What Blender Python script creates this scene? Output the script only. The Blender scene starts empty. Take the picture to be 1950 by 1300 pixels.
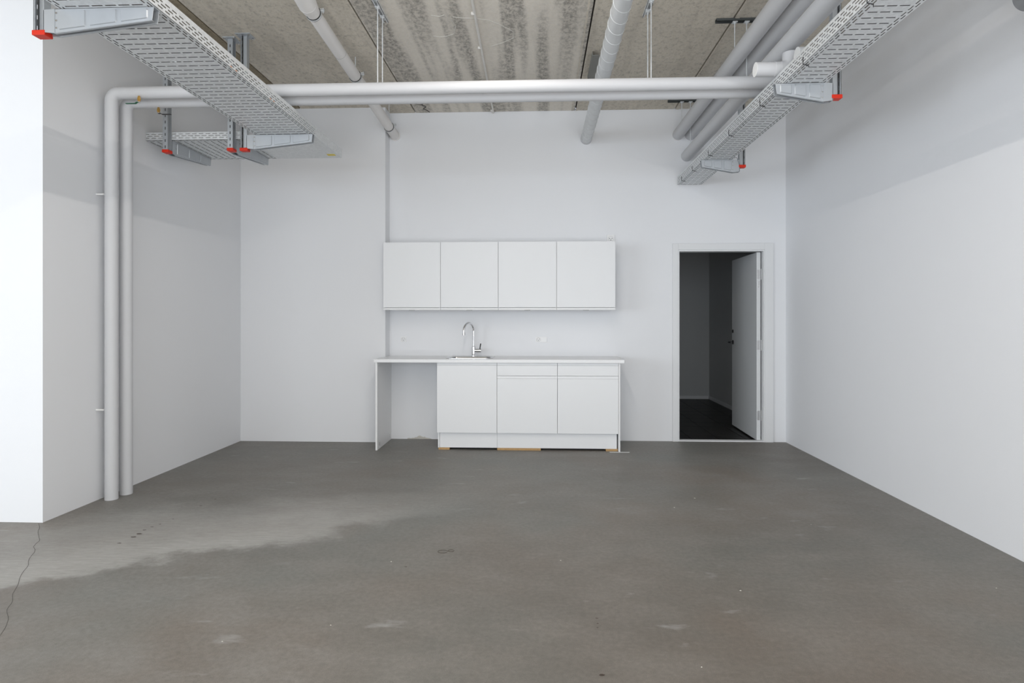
import bpy, bmesh, math, random
from mathutils import Vector, Matrix, noise
PI = math.pi
S = bpy.context.scene
C = S.collection
random.seed(7)

# ------------------------------------------------------------------ camera, world, light
FPX, YAW, EYE = 1160.0, math.atan(51 / 1160.0), 1.33
cam = bpy.data.cameras.new('camera'); co = bpy.data.objects.new('camera', cam); C.objects.link(co)
co.location = (0, 0, EYE); co.rotation_euler = (PI / 2, 0, YAW)
cam.sensor_width = 36; cam.lens = FPX / 1950 * 36; cam.shift_y = -45 / 1950; cam.clip_start = .05
S.camera = co

w = bpy.data.worlds.new('world'); S.world = w; w.use_nodes = True
bg = w.node_tree.nodes['Background']; bg.inputs[0].default_value = (.80, .88, 1, 1); bg.inputs[1].default_value = .8

def area(name, loc, rot, sx, sy, power, col, spread=PI):
    l = bpy.data.lights.new(name, 'AREA'); l.shape = 'RECTANGLE'; l.size = sx; l.size_y = sy
    l.energy = power; l.color = col; l.spread = spread
    o = bpy.data.objects.new(name, l); C.objects.link(o); o.location = loc; o.rotation_euler = rot
    return o
# daylight through the left shop window, through the rear glass front, and the linear ceiling luminaire
area('window_light_left', (-9.85, -3.0, 1.85), (0, -PI / 2, 0), 3.0, 9.0, 500, (.85, .92, 1.0))
area('window_light_rear', (-2.3, -8.9, 1.85), (PI / 2, 0, 0), 8.8, 3.0, 360, (.88, .94, 1.0))
area('added_ceiling_fill', (.1, -3.2, .08), (PI, 0, 0), 4.8, 4.5, 400, (.97, .98, 1.0))  # added upward fill for ceiling and tray undersides, no real source there
area('linear_luminaire', (-.28, 1.9, 3.45), (0, 0, 0), .06, 3.9, 52, (1.0, .94, .88))

S.view_settings.view_transform = 'Standard'; S.view_settings.look = 'None'
S.view_settings.gamma = 1; S.view_settings.use_curve_mapping = False
S.view_settings.exposure = -0.02

# ------------------------------------------------------------------ helpers
def tag(o, label=None, cat=None, group=None, kind=None):
    if label: o['label'] = label
    if cat: o['category'] = cat
    if group: o['group'] = group
    if kind: o['kind'] = kind
    return o

def empty(name, loc=(0, 0, 0), rz=0, **k):
    o = bpy.data.objects.new(name, None); C.objects.link(o); o.location = loc; o.rotation_euler = (0, 0, rz)
    o.empty_display_size = .05
    return tag(o, **k)

class MB:
    def __init__(s): s.v = []; s.f = []
    def add(s, vs, fs):
        n = len(s.v); s.v += [tuple(v) for v in vs]; s.f += [tuple(i + n for i in f) for f in fs]; return s
    def box(s, x0, y0, z0, x1, y1, z1):
        x0, x1 = sorted((x0, x1)); y0, y1 = sorted((y0, y1)); z0, z1 = sorted((z0, z1))
        return s.add([(x0, y0, z0), (x1, y0, z0), (x1, y1, z0), (x0, y1, z0), (x0, y0, z1), (x1, y0, z1), (x1, y1, z1), (x0, y1, z1)],
                     [(0, 3, 2, 1), (4, 5, 6, 7), (0, 1, 5, 4), (1, 2, 6, 5), (2, 3, 7, 6), (3, 0, 4, 7)])
    def prism(s, poly, axis, a, b):
        """extrude a 2-D polygon along axis 'x','y' or 'z' from a to b"""
        def p(u, v, t): return {'x': (t, u, v), 'y': (u, t, v), 'z': (u, v, t)}[axis]
        n = len(poly)
        return s.add([p(u, v, a) for u, v in poly] + [p(u, v, b) for u, v in poly],
                     [tuple(range(n)), tuple(range(2 * n - 1, n - 1, -1))] + [(i, i + n, (i + 1) % n + n, (i + 1) % n) for i in range(n)])
    def tube(s, pts, r, seg=24, caps=True):
        pts = [Vector(p) for p in pts]; n = len(pts)
        rs = r if isinstance(r, (list, tuple)) else [r] * n
        T = [(pts[min(i + 1, n - 1)] - pts[max(i - 1, 0)]).normalized() for i in range(n)]
        up = Vector((0, 0, 1)) if abs(T[0].z) < .9 else Vector((0, 1, 0))
        N = T[0].cross(up).normalized(); vs = []; fs = []
        for i in range(n):
            N = (N - T[i] * N.dot(T[i])).normalized(); B = T[i].cross(N)
            for k in range(seg):
                a = 2 * PI * k / seg; vs.append(pts[i] + (N * math.cos(a) + B * math.sin(a)) * rs[i])
        for i in range(n - 1):
            for k in range(seg):
                k2 = (k + 1) % seg; fs.append((i * seg + k, i * seg + k2, (i + 1) * seg + k2, (i + 1) * seg + k))
        if caps: fs += [tuple(range(seg - 1, -1, -1)), tuple(range((n - 1) * seg, n * seg))]
        return s.add(vs, fs)
    def build(s, name, mat, parent=None, bevel=0, smooth=False, solid=0, kind=None, seg=2, rim=None):
        off = Vector((0, 0, 0))
        if parent is not None:
            p = parent
            while p: off += p.location; p = p.parent
        me = bpy.data.meshes.new(name)
        me.from_pydata([tuple(Vector(v) - off) for v in s.v], [], s.f); me.materials.append(mat)
        b = bmesh.new(); b.from_mesh(me); bmesh.ops.recalc_face_normals(b, faces=b.faces) if not solid else None
        b.to_mesh(me); b.free()
        o = bpy.data.objects.new(name, me); C.objects.link(o)
        if parent is not None: o.parent = parent
        if smooth:
            me.shade_auto_smooth(angle=math.radians(40)) if hasattr(me, 'shade_auto_smooth') else None
            for p_ in me.polygons: p_.use_smooth = True
            me.set_sharp_from_angle(angle=math.radians(42))
        if bevel:
            m = o.modifiers.new('bevel', 'BEVEL'); m.width = bevel; m.segments = seg; m.limit_method = 'ANGLE'; m.angle_limit = math.radians(40)
        if solid:
            m = o.modifiers.new('solidify', 'SOLIDIFY'); m.thickness = solid; m.offset = 0
            if rim: me.materials.append(rim); m.material_offset_rim = 1
        if kind: o['kind'] = kind
        return o

def fillet(pts, r, n=8):
    out = [Vector(pts[0])]
    for i in range(1, len(pts) - 1):
        a, b, c = Vector(pts[i - 1]), Vector(pts[i]), Vector(pts[i + 1])
        u = (a - b).normalized(); v = (c - b).normalized(); ang = u.angle(v)
        d = r / math.tan(ang / 2); ctr = b + (u + v).normalized() * (r / math.sin(ang / 2))
        p0 = b + u * d; p1 = b + v * d; e0 = p0 - ctr; e1 = p1 - ctr; tot = e0.angle(e1)
        for k in range(n + 1):
            t = k / n; out.append(ctr + (e0 * math.sin((1 - t) * tot) + e1 * math.sin(t * tot)) / math.sin(tot))
    out.append(Vector(pts[-1])); return out

def rrect(w_, h_, r, n=4, cx=0, cy=0):
    o = []
    for sx, sy, a0 in ((1, 1, 0), (-1, 1, 90), (-1, -1, 180), (1, -1, 270)):
        for k in range(n + 1):
            a = math.radians(a0 + 90 * k / n); o.append((cx + sx * (w_ / 2 - r) + r * math.cos(a), cy + sy * (h_ / 2 - r) + r * math.sin(a)))
    return o

# ------------------------------------------------------------------ materials
def mat(name, col, rough=.5, metal=0, spec=.5, bump=0, bscale=60, var=0, vscale=3, coat=0):
    m = bpy.data.materials.new(name); m.use_nodes = True; nt = m.node_tree; N = nt.nodes; L = nt.links
    b = N['Principled BSDF']; b.inputs['Roughness'].default_value = rough; b.inputs['Metallic'].default_value = metal
    b.inputs['Specular IOR Level'].default_value = spec
    tc = N.new('ShaderNodeTexCoord')
    rgb = N.new('ShaderNodeMix'); rgb.data_type = 'RGBA'
    rgb.inputs[6].default_value = (*[c * (1 - var) for c in col], 1); rgb.inputs[7].default_value = (*[min(1, c * (1 + var)) for c in col], 1)
    nz = N.new('ShaderNodeTexNoise'); nz.inputs['Scale'].default_value = vscale; nz.inputs['Detail'].default_value = 4
    L.new(tc.outputs['Object'], nz.inputs['Vector']); L.new(nz.outputs['Fac'], rgb.inputs[0]); L.new(rgb.outputs[2], b.inputs['Base Color'])
    if bump:
        n2 = N.new('ShaderNodeTexNoise'); n2.inputs['Scale'].default_value = bscale; n2.inputs['Detail'].default_value = 3
        bp = N.new('ShaderNodeBump'); bp.inputs['Strength'].default_value = bump; bp.inputs['Distance'].default_value = .002
        L.new(tc.outputs['Object'], n2.inputs['Vector']); L.new(n2.outputs['Fac'], bp.inputs['Height']); L.new(bp.outputs[0], b.inputs['Normal'])
    return m

M = {}
M['wall'] = mat('painted_wall', (.83, .84, .86), .75, bump=.15, bscale=180, var=.012, vscale=1.5)
M['cab'] = mat('white_laminate', (.83, .84, .85), .38, var=.004)
M['cab_edge'] = mat('white_edge', (.86, .86, .86), .4)
M['worktop'] = mat('white_worktop', (.85, .855, .86), .28, var=.004)
M['trim'] = mat('white_paint_trim', (.78, .79, .80), .45)
M['leaf'] = mat('door_paint', (.74, .76, .77), .45)
M['pipe'] = mat('pipe_jacket', (.62, .625, .64), .6, var=.01, vscale=2)
M['sewer'] = mat('plastic_pipe', (.80, .78, .76), .4, var=.015, vscale=2)
M['cap'] = mat('white_disc', (.88, .88, .87), .6)
M['rubber'] = mat('black_rubber', (.02, .02, .02), .6)
M['dark'] = mat('dark_gap', (.015, .015, .017), .8)
M['red'] = mat('red_plastic', (.66, .030, .010), .5, spec=.3)
M['brass'] = mat('brass', (.65, .40, .12), .3, 1)
M['green'] = mat('green_grip', (.02, .12, .06), .5)
M['black'] = mat('black_plastic', (.02, .02, .022), .4)
M['chrome'] = mat('chrome', (.82, .82, .83), .08, 1)
M['steel'] = mat('brushed_steel', (.62, .62, .62), .25, 1)
M['strut'] = mat('dark_strut', (.10, .11, .11), .55, .6, bump=.2)
M['socket'] = mat('socket_plastic', (.85, .85, .85), .35)
M['wood'] = mat('raw_shim_wood', (.48, .30, .13), .7, var=.25, vscale=30)
M['yellow'] = mat('yellow_sticker', (.80, .62, .03), .5)
M['conduit'] = mat('painted_conduit', (.74, .72, .68), .55, var=.1, vscale=10)
M['boxmetal'] = mat('grey_plate', (.26, .26, .24), .6, .3)
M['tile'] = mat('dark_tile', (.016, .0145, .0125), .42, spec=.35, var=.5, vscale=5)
M['grout'] = mat('tile_grout', (.10, .095, .085), .9)
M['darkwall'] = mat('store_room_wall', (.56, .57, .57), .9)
M['stain'] = mat('floor_stain', (.055, .04, .03), .7, var=.2, vscale=30)
M['efflor'] = mat('efflorescence', (.62, .60, .55), .9)
M['sliver'] = mat('pale_sliver', (.55, .55, .54), .6)
M['orange'] = mat('orange_mark', (.75, .30, .12), .6)

def galv():
    m = bpy.data.materials.new('galvanised_steel'); m.use_nodes = True; N = m.node_tree.nodes; L = m.node_tree.links
    b = N['Principled BSDF']; b.inputs['Metallic'].default_value = .25
    tc = N.new('ShaderNodeTexCoord'); v = N.new('ShaderNodeTexVoronoi'); v.inputs['Scale'].default_value = 70
    L.new(tc.outputs['Object'], v.inputs['Vector'])
    r = N.new('ShaderNodeValToRGB'); r.color_ramp.elements[0].color = (.64, .66, .67, 1); r.color_ramp.elements[1].color = (.78, .80, .81, 1)
    L.new(v.outputs['Color'], r.inputs[0]); L.new(r.outputs[0], b.inputs['Base Color'])
    mr = N.new('ShaderNodeMapRange'); mr.inputs[3].default_value = .38; mr.inputs[4].default_value = .52
    L.new(v.outputs['Distance'], mr.inputs[0]); L.new(mr.outputs[0], b.inputs['Roughness'])
    return m
M['galv'] = galv()
M['sheet'] = mat('zinc_sheet', (.50, .525, .55), .42, .55, var=.06, vscale=16)
M['edge'] = mat('slot_shade_edge', (.05, .05, .052), .7)  # dark rim colour paints in the deep shade of the slots
M['duct'] = mat('bright_galvanised', (.66, .675, .68), .42, .25, var=.05, vscale=14)

def node(nt, t, **k):
    n = nt.nodes.new(t)
    for a, v in k.items(): setattr(n, a, v)
    return n

def noise_n(nt, vec, scale, detail=4, rough=.5, sc=(1, 1, 1), loc=(0, 0, 0)):
    mp = node(nt, 'ShaderNodeMapping'); mp.inputs['Scale'].default_value = sc; mp.inputs['Location'].default_value = loc
    nz = node(nt, 'ShaderNodeTexNoise'); nz.inputs['Scale'].default_value = scale; nz.inputs['Detail'].default_value = detail; nz.inputs['Roughness'].default_value = rough
    nt.links.new(vec, mp.inputs['Vector']); nt.links.new(mp.outputs[0], nz.inputs['Vector'])
    return nz.outputs['Fac']

def ramp(nt, fac, a, b, ca=(0, 0, 0, 1), cb=(1, 1, 1, 1)):
    r = node(nt, 'ShaderNodeValToRGB'); r.color_ramp.elements[0].position = a; r.color_ramp.elements[1].position = b
    r.color_ramp.elements[0].color = ca; r.color_ramp.elements[1].color = cb; nt.links.new(fac, r.inputs[0]); return r.outputs[0]

def mix(nt, fac, a, b, mode='MIX'):
    m = node(nt, 'ShaderNodeMix', data_type='RGBA', blend_type=mode)
    for s, v in ((0, fac), (6, a), (7, b)):
        if isinstance(v, (int, float)): m.inputs[s].default_value = v
        elif isinstance(v, tuple): m.inputs[s].default_value = (*v, 1) if len(v) == 3 else v
        else: nt.links.new(v, m.inputs[s])
    return m.outputs[2]

def math_n(nt, op, a, b=0.0):
    m = node(nt, 'ShaderNodeMath', operation=op, use_clamp=False)
    for s, v in ((0, a), (1, b)):
        if isinstance(v, (int, float)): m.inputs[s].default_value = v
        else: nt.links.new(v, m.inputs[s])
    return m.outputs[0]

def floor_mat():
    m = bpy.data.materials.new('polished_concrete'); m.use_nodes = True; nt = m.node_tree; L = nt.links; b = nt.nodes['Principled BSDF']
    tc = node(nt, 'ShaderNodeTexCoord'); P = tc.outputs['Object']
    big = noise_n(nt, P, .55, 5, .55); mid = noise_n(nt, P, 2.2, 6, .6, (1, 1.6, 1), (4, 2, 0)); fine = noise_n(nt, P, 38, 6, .7)
    hue = noise_n(nt, P, .9, 3, .5, (1, 1, 1), (9, 5, 1)); tiny = noise_n(nt, P, 260, 2, .6)
    base = mix(nt, ramp(nt, hue, .40, .62), (.205, .212, .200), (.218, .192, .166))
    base = mix(nt, ramp(nt, big, .3, .7), base, (.168, .156, .140))
    base = mix(nt, math_n(nt, 'MULTIPLY', ramp(nt, mid, .42, .70), .75), base, (.25, .24, .225))
    base = mix(nt, .5, base, ramp(nt, fine, .25, .75, (.32, .32, .32, 1), (.68, .68, .68, 1)), 'OVERLAY')
    base = mix(nt, .30, base, ramp(nt, tiny, .3, .7, (.3, .3, .3, 1), (.7, .7, .7, 1)), 'OVERLAY')
    # browner, darker zone in the front middle of the room
    mp = node(nt, 'ShaderNodeMapping'); mp.inputs['Location'].default_value = (-.9, -2.3, 0); mp.vector_type = 'POINT'
    L.new(P, mp.inputs['Vector']); vl = node(nt, 'ShaderNodeVectorMath', operation='LENGTH'); L.new(mp.outputs[0], vl.inputs[0])
    zr = node(nt, 'ShaderNodeMapRange'); zr.interpolation_type = 'SMOOTHSTEP'; zr.inputs[1].default_value = .4; zr.inputs[2].default_value = 3.0; zr.inputs[3].default_value = .75; zr.inputs[4].default_value = 0
    L.new(math_n(nt, 'ADD', vl.outputs['Value'], math_n(nt, 'MULTIPLY', math_n(nt, 'SUBTRACT', hue, .5), 2.0)), zr.inputs[0])
    base = mix(nt, zr.outputs[0], base, mix(nt, .8, base, (.68, .63, .58), 'MULTIPLY'))
    # fine trowel scratches
    scr = noise_n(nt, P, 9, 8, .75, (1, 6, 1), (1, 1, 0))
    base = mix(nt, math_n(nt, 'MULTIPLY', ramp(nt, scr, .58, .74), .35), base, (.34, .33, .31))
    # pale patch: window light painted up to pilaster's shadow line, worn dusty lower edge
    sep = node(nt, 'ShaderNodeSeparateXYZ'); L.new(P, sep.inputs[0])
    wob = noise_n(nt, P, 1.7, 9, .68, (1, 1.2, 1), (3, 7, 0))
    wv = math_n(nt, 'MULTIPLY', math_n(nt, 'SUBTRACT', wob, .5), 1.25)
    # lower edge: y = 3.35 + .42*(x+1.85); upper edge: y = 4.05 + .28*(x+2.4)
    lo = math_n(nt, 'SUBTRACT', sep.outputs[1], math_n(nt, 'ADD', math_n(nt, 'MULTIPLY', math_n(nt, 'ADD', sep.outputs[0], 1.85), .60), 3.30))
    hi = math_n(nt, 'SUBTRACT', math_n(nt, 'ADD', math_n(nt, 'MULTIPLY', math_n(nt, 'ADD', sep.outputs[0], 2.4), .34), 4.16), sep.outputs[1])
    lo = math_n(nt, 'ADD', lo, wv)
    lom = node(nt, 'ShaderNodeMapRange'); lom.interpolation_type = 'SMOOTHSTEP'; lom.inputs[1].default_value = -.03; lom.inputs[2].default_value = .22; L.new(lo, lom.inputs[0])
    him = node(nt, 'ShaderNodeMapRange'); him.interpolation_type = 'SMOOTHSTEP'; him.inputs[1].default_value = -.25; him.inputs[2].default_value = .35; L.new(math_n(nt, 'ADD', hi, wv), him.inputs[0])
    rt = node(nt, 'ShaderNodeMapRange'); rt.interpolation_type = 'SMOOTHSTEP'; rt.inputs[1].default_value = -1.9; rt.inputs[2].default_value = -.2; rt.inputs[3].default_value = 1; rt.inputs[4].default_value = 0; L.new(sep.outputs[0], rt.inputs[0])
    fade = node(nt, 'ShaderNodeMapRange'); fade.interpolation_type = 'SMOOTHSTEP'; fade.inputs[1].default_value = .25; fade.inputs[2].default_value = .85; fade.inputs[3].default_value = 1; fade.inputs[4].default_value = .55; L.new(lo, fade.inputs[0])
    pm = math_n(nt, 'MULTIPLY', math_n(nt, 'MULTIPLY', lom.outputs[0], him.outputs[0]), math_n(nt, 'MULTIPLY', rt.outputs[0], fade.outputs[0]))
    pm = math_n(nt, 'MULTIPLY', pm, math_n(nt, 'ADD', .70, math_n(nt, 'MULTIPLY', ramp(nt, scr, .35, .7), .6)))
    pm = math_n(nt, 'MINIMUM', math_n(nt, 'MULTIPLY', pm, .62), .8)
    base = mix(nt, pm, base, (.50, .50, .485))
    # small dusty streaks further down
    dd = noise_n(nt, P, 2.6, 5, .6, (1, 2.6, 1), (.4, 5.3, 0))
    base = mix(nt, math_n(nt, 'MULTIPLY', ramp(nt, dd, .64, .76), .5), base, (.43, .43, .43))
    L.new(base, b.inputs['Base Color'])
    rr = node(nt, 'ShaderNodeMapRange'); rr.inputs[3].default_value = .42; rr.inputs[4].default_value = .62; L.new(mid, rr.inputs[0]); L.new(rr.outputs[0], b.inputs['Roughness'])
    b.inputs['Specular IOR Level'].default_value = .45
    bp = node(nt, 'ShaderNodeBump'); bp.inputs['Strength'].default_value = .25; bp.inputs['Distance'].default_value = .002
    L.new(fine, bp.inputs['Height']); L.new(bp.outputs[0], b.inputs['Normal'])
    return m
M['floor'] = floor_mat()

def slab_mat(name, tint, streak):
    m = bpy.data.materials.new(name); m.use_nodes = True; nt = m.node_tree; L = nt.links; b = nt.nodes['Principled BSDF']
    tc = node(nt, 'ShaderNodeTexCoord'); P = tc.outputs['Object']
    big = noise_n(nt, P, 1.1, 5, .6); fine = noise_n(nt, P, 55, 8, .75); sp = noise_n(nt, P, 26, 8, .8, (1, .7, 1), (2, 1, 0))
    c = mix(nt, ramp(nt, big, .3, .7), tuple(t * .88 for t in tint), tuple(t * 1.12 for t in tint))
    band = noise_n(nt, P, 8.6, 1.6, .45, (1, .045, 1), (.31, 0, 0))
    band2 = noise_n(nt, P, 11, 2, .4, (1, .08, 1), (5, 0, 0))
    bm = ramp(nt, math_n(nt, 'ADD', band, math_n(nt, 'MULTIPLY', math_n(nt, 'SUBTRACT', fine, .5), .16)), .40, .60)
    if streak:
        pale = mix(nt, bm, tuple(min(1, t * 1.30) for t in tint), tuple(t * .95 for t in tint))
        c = mix(nt, .75, c, pale)
        speck = math_n(nt, 'MULTIPLY', ramp(nt, sp, .44, .58), math_n(nt, 'MAXIMUM', bm, .10))
        c = mix(nt, math_n(nt, 'MULTIPLY', speck, .85), c, tuple(t * .42 for t in tint))
    else:
        c = mix(nt, math_n(nt, 'MULTIPLY', ramp(nt, band2, .5, .62), .25), c, tuple(t * .7 for t in tint))
        c = mix(nt, math_n(nt, 'MULTIPLY', ramp(nt, sp, .50, .64), .62), c, tuple(t * .5 for t in tint))
    c = mix(nt, .5, c, ramp(nt, fine, .25, .75, (.28, .28, .28, 1), (.72, .72, .72, 1)), 'OVERLAY')
    L.new(c, b.inputs['Base Color']); b.inputs['Roughness'].default_value = .9; b.inputs['Specular IOR Level'].default_value = .2
    bp = node(nt, 'ShaderNodeBump'); bp.inputs['Strength'].default_value = .6; bp.inputs['Distance'].default_value = .004
    L.new(sp, bp.inputs['Height']); L.new(bp.outputs[0], b.inputs['Normal'])
    return m
M['slab'] = slab_mat('concrete_slab', (.70, .645, .555), False)
M['slab_streak'] = slab_mat('concrete_slab_streaked', (.66, .62, .555), True)
M['slab_brown'] = slab_mat('concrete_slab_brown', (.34, .29, .21), False)

# ------------------------------------------------------------------ setting
RX, LX, BY, CZ = 2.64, -3.22, 6.64, 3.58
WL, WR, WF = -10.0, 2.64, -9.0
STEP = -1.640
def struct(mb, name, m, **k): return tag(mb.build(name, m, **k), kind='structure')

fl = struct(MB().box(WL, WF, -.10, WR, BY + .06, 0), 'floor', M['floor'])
ck = [(-3.235, 3.80), (-3.10, 3.66), (-2.983, 3.502), (-2.745, 3.165), (-2.57, 2.886), (-2.42, 2.676), (-2.273, 2.495), (-2.175, 2.375)]
cp_ = []
for i in range(len(ck) - 1):
    for k in range(8):
        t_ = k / 8; x = ck[i][0] + (ck[i + 1][0] - ck[i][0]) * t_; y = ck[i][1] + (ck[i + 1][1] - ck[i][1]) * t_
        q = noise.noise(Vector((x * 7, y * 7, 0))) * .025; cp_.append((x + q, y + q * .4, .0003))
M['crack'] = mat('hairline', (.085, .08, .072), .9)
MB().tube(cp_, .0010, 4).build('crack', M['crack'], fl)
sm = MB()
random.seed(3)
for (x, y, r) in ((-2.472, 3.491, .014), (-2.457, 3.595, .018), (-2.46, 3.649, .020), (-2.47, 3.714, .012), (-2.457, 3.772, .012), (-2.438, 3.822, .009), (-2.415, 3.926, .008), (-2.39, 4.209, .012), (-2.372, 4.372, .010),
                  (-.709, 3.227, .009), (.236, 2.281, .012), (.258, 2.711, .007), (.256, 2.665, .006), (.252, 2.629, .006), (.985, 3.03, .007)):
    n = 9; sm.add([(x + r * 1.1 * math.cos(2 * PI * k / n) * random.uniform(.5, 1.1), y + r * .55 * math.sin(2 * PI * k / n) * random.uniform(.5, 1.1), .0006) for k in range(n)], [tuple(range(n))])
tag(sm.build('dark_speck', M['stain'], fl), kind='stuff')
rg = MB()
for (x, y, r) in ((-.546, 3.446, .028), (-.50, 3.46, .018)):
    pts = [(x + r * math.cos(a / 12 * 2 * PI), y + r * .8 * math.sin(a / 12 * 2 * PI), .0008) for a in range(12)]; rg.tube(pts, .0011, 4)
rg.build('scribbled_mark', M['stain'], fl)
sm = MB()
for (x, y, r) in ((-.805, 3.293, .010), (.983, 3.019, .012), (-.9, 2.6, .007), (-1.3, 2.45, .008), (.62, 2.35, .007), (1.15, 4.55, .016), (.95, 4.32, .014), (1.75, 4.0, .008), (2.25, 3.1, .007), (.12, 3.35, .008)):
    n = 7; r *= .6; h = .003
    ring = [(x + r * math.cos(2 * PI * k / n) * random.uniform(.6, 1), y + r * .7 * math.sin(2 * PI * k / n) * random.uniform(.6, 1), 0) for k in range(n)]
    sm.add(ring + [(x, y, h)], [(k, (k + 1) % n, n) for k in range(n)])
tag(sm.build('plaster_crumb', M['efflor'], fl), kind='stuff')

# walls
DX0, DX1, DZ = 1.496, 2.438, 2.065           # rough door opening
wb = MB().box(STEP, BY, 0, DX0, BY + .2, CZ + .02).box(DX1, BY, 0, WR + .2, BY + .2, CZ + .02).box(DX0, BY, DZ, DX1, BY + .2, CZ + .02)
wb = struct(wb, 'wall_back', M['wall'])
struct(MB().box(LX - .02, 6.45, 0, STEP, BY + .2, CZ + .02), 'wall_back', M['wall'])
struct(MB().box(WL - .2, 3.82, 0, LX, BY + .2, CZ + .02), 'wall_left', M['wall'])
struct(MB().box(WR, WF, 0, WR + .2, BY + .2, CZ + .02), 'wall_right', M['wall'])
wl = MB(); y0, y1 = -7.6, 1.6
wl.box(WL - .2, WF, 0, WL, y0, CZ).box(WL - .2, y1, 0, WL, 3.82, CZ).box(WL - .2, y0, 0, WL, y1, .3).box(WL - .2, y0, 3.35, WL, y1, CZ)
struct(wl, 'wall_left', M['wall'])
wf = MB().box(WL, WF - .2, 0, -9.0, WF, CZ).box(2.3, WF - .2, 0, WR, WF, CZ).box(-9.0, WF - .2, 0, 2.3, WF, .25).box(-9.0, WF - .2, 3.15, 2.3, WF, CZ)
struct(wf, 'wall_front', M['wall'])
for nm, fr in (('window_1', [(WL - .12, y0, .3, WL - .06, y0 + .06, 3.35), (WL - .12, y1 - .06, .3, WL - .06, y1, 3.35), (WL - .12, y0, .3, WL - .06, y1, .36), (WL - .12, y0, 3.29, WL - .06, y1, 3.35), (WL - .12, -3.03, .3, WL - .06, -2.97, 3.35)]),
               ('window_2', [(-9.0, WF - .12, .25, -8.94, WF - .06, 3.15), (2.24, WF - .12, .25, 2.3, WF - .06, 3.15), (-9.0, WF - .12, .25, 2.3, WF - .06, .31), (-9.0, WF - .12, 3.09, 2.3, WF - .06, 3.15), (-5.23, WF - .12, .25, -5.17, WF - .06, 3.15), (-1.43, WF - .12, .25, -1.37, WF - .06, 3.15)])):
    mb = MB()
    for f in fr: mb.box(*f)
    struct(mb, nm, M['trim'])
# damaged plaster at the foot of the wall under the desk
random.seed(5); xs_ = [-1.44 + .0125 * k for k in range(22)]
hs_ = [.004 + .034 * math.exp(-((k - 11) / 5.0) ** 2) * random.uniform(.55, 1.1) + random.uniform(0, .006) for k in range(22)]
cr = MB(); n = len(xs_)
cr.add([(x, BY - .0005, 0) for x in xs_] + [(x + random.uniform(-.004, .004), BY - .004, h * .7) for x, h in zip(xs_, hs_)] + [(x + random.uniform(-.004, .004), BY - .0005, h) for x, h in zip(xs_, hs_)],
       [(i, i + 1, n + i + 1, n + i) for i in range(n - 1)] + [(n + i, n + i + 1, 2 * n + i + 1, 2 * n + i) for i in range(n - 1)])
tag(cr.build('chipped_plaster', M['efflor'], wb), kind='stuff')

# ceiling: backing with precast slabs as pieces
ce = struct(MB().box(WL, WF, CZ + .03, WR, BY, CZ + .12), 'ceiling', M['dark'])
edges = [WL, -8.56, -7.36, -6.16, -4.96, -3.76, -2.562, -1.352, .398, 1.466, WR]
slabs = []
for i in range(len(edges) - 1):
    a, b_ = edges[i], edges[i + 1]; g = .006
    mm = M['slab_brown'] if i == 5 else (M['slab_streak'] if i == 7 else M['slab'])
    slabs.append(MB().box(a + g, WF, CZ, b_ - g, BY, CZ + .03).build('ceiling_slab', mm, ce, bevel=.004, seg=1))
# pale mortar lip along two joints
MB().box(1.474, WF, CZ - .004, 1.505, BY, CZ + .001).build('mortar_strip', M['slab'], slabs[9])
MB().box(.404, WF, CZ - .003, .418, BY, CZ + .001).box(.352, WF, CZ - .002, .366, BY, CZ + .001).build('mortar_strip', M['slab'], slabs[8])
def ribbon(pts, wd, z, name, m, par):
    mb = MB(); mb.tube([(x, y, z) for x, y in pts], wd, 6); return mb.build(name, m, par)
for pts in ([(-.643, 4.531), (-.575, 4.55), (-.477, 4.562), (-.381, 4.591), (-.306, 4.66), (-.24, 4.735), (-.202, 4.785), (-.200, 4.84), (-.202, 4.893), (-.305, 4.982), (-.396, 5.036)],
            [(-.841, 4.828), (-.79, 4.85), (-.738, 4.842), (-.669, 4.80), (-.640, 4.679), (-.66, 4.56)], [(-.70, 4.50), (-.74, 4.52), (-.80, 4.50)]):
    ribbon(pts, .0035, CZ, 'lime_streak', M['efflor'], slabs[7])
ribbon([(-1.252, 6.30), (-1.22, 6.35), (-1.235, 6.40), (-1.20, 6.45), (-1.243, 6.51), (-1.21, 6.55), (-1.193, 6.62)], .004, CZ, 'crack', M['dark'], slabs[7])
ribbon([(-1.33, 6.34), (-1.27, 6.37), (-1.20, 6.42)], .002, CZ, 'crack', M['dark'], slabs[7])

# store room behind the door
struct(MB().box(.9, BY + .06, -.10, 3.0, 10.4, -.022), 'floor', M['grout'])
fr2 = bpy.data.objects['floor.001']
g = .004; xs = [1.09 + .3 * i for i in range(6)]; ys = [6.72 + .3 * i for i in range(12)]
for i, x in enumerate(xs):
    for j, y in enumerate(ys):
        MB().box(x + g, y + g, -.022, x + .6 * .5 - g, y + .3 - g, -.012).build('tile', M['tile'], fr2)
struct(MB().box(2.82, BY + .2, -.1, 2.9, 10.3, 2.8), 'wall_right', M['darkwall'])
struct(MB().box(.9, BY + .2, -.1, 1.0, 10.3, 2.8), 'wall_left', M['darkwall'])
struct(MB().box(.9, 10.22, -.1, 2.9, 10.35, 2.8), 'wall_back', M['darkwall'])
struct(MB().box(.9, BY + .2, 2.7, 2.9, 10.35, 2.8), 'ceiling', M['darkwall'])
struct(MB().box(1.0, 10.205, -.02, 2.82, 10.22, .04), 'baseboard_back', M['trim'])
struct(MB().box(2.805, BY + .25, -.02, 2.82, 10.205, .04), 'baseboard_right', M['trim'])

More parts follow.
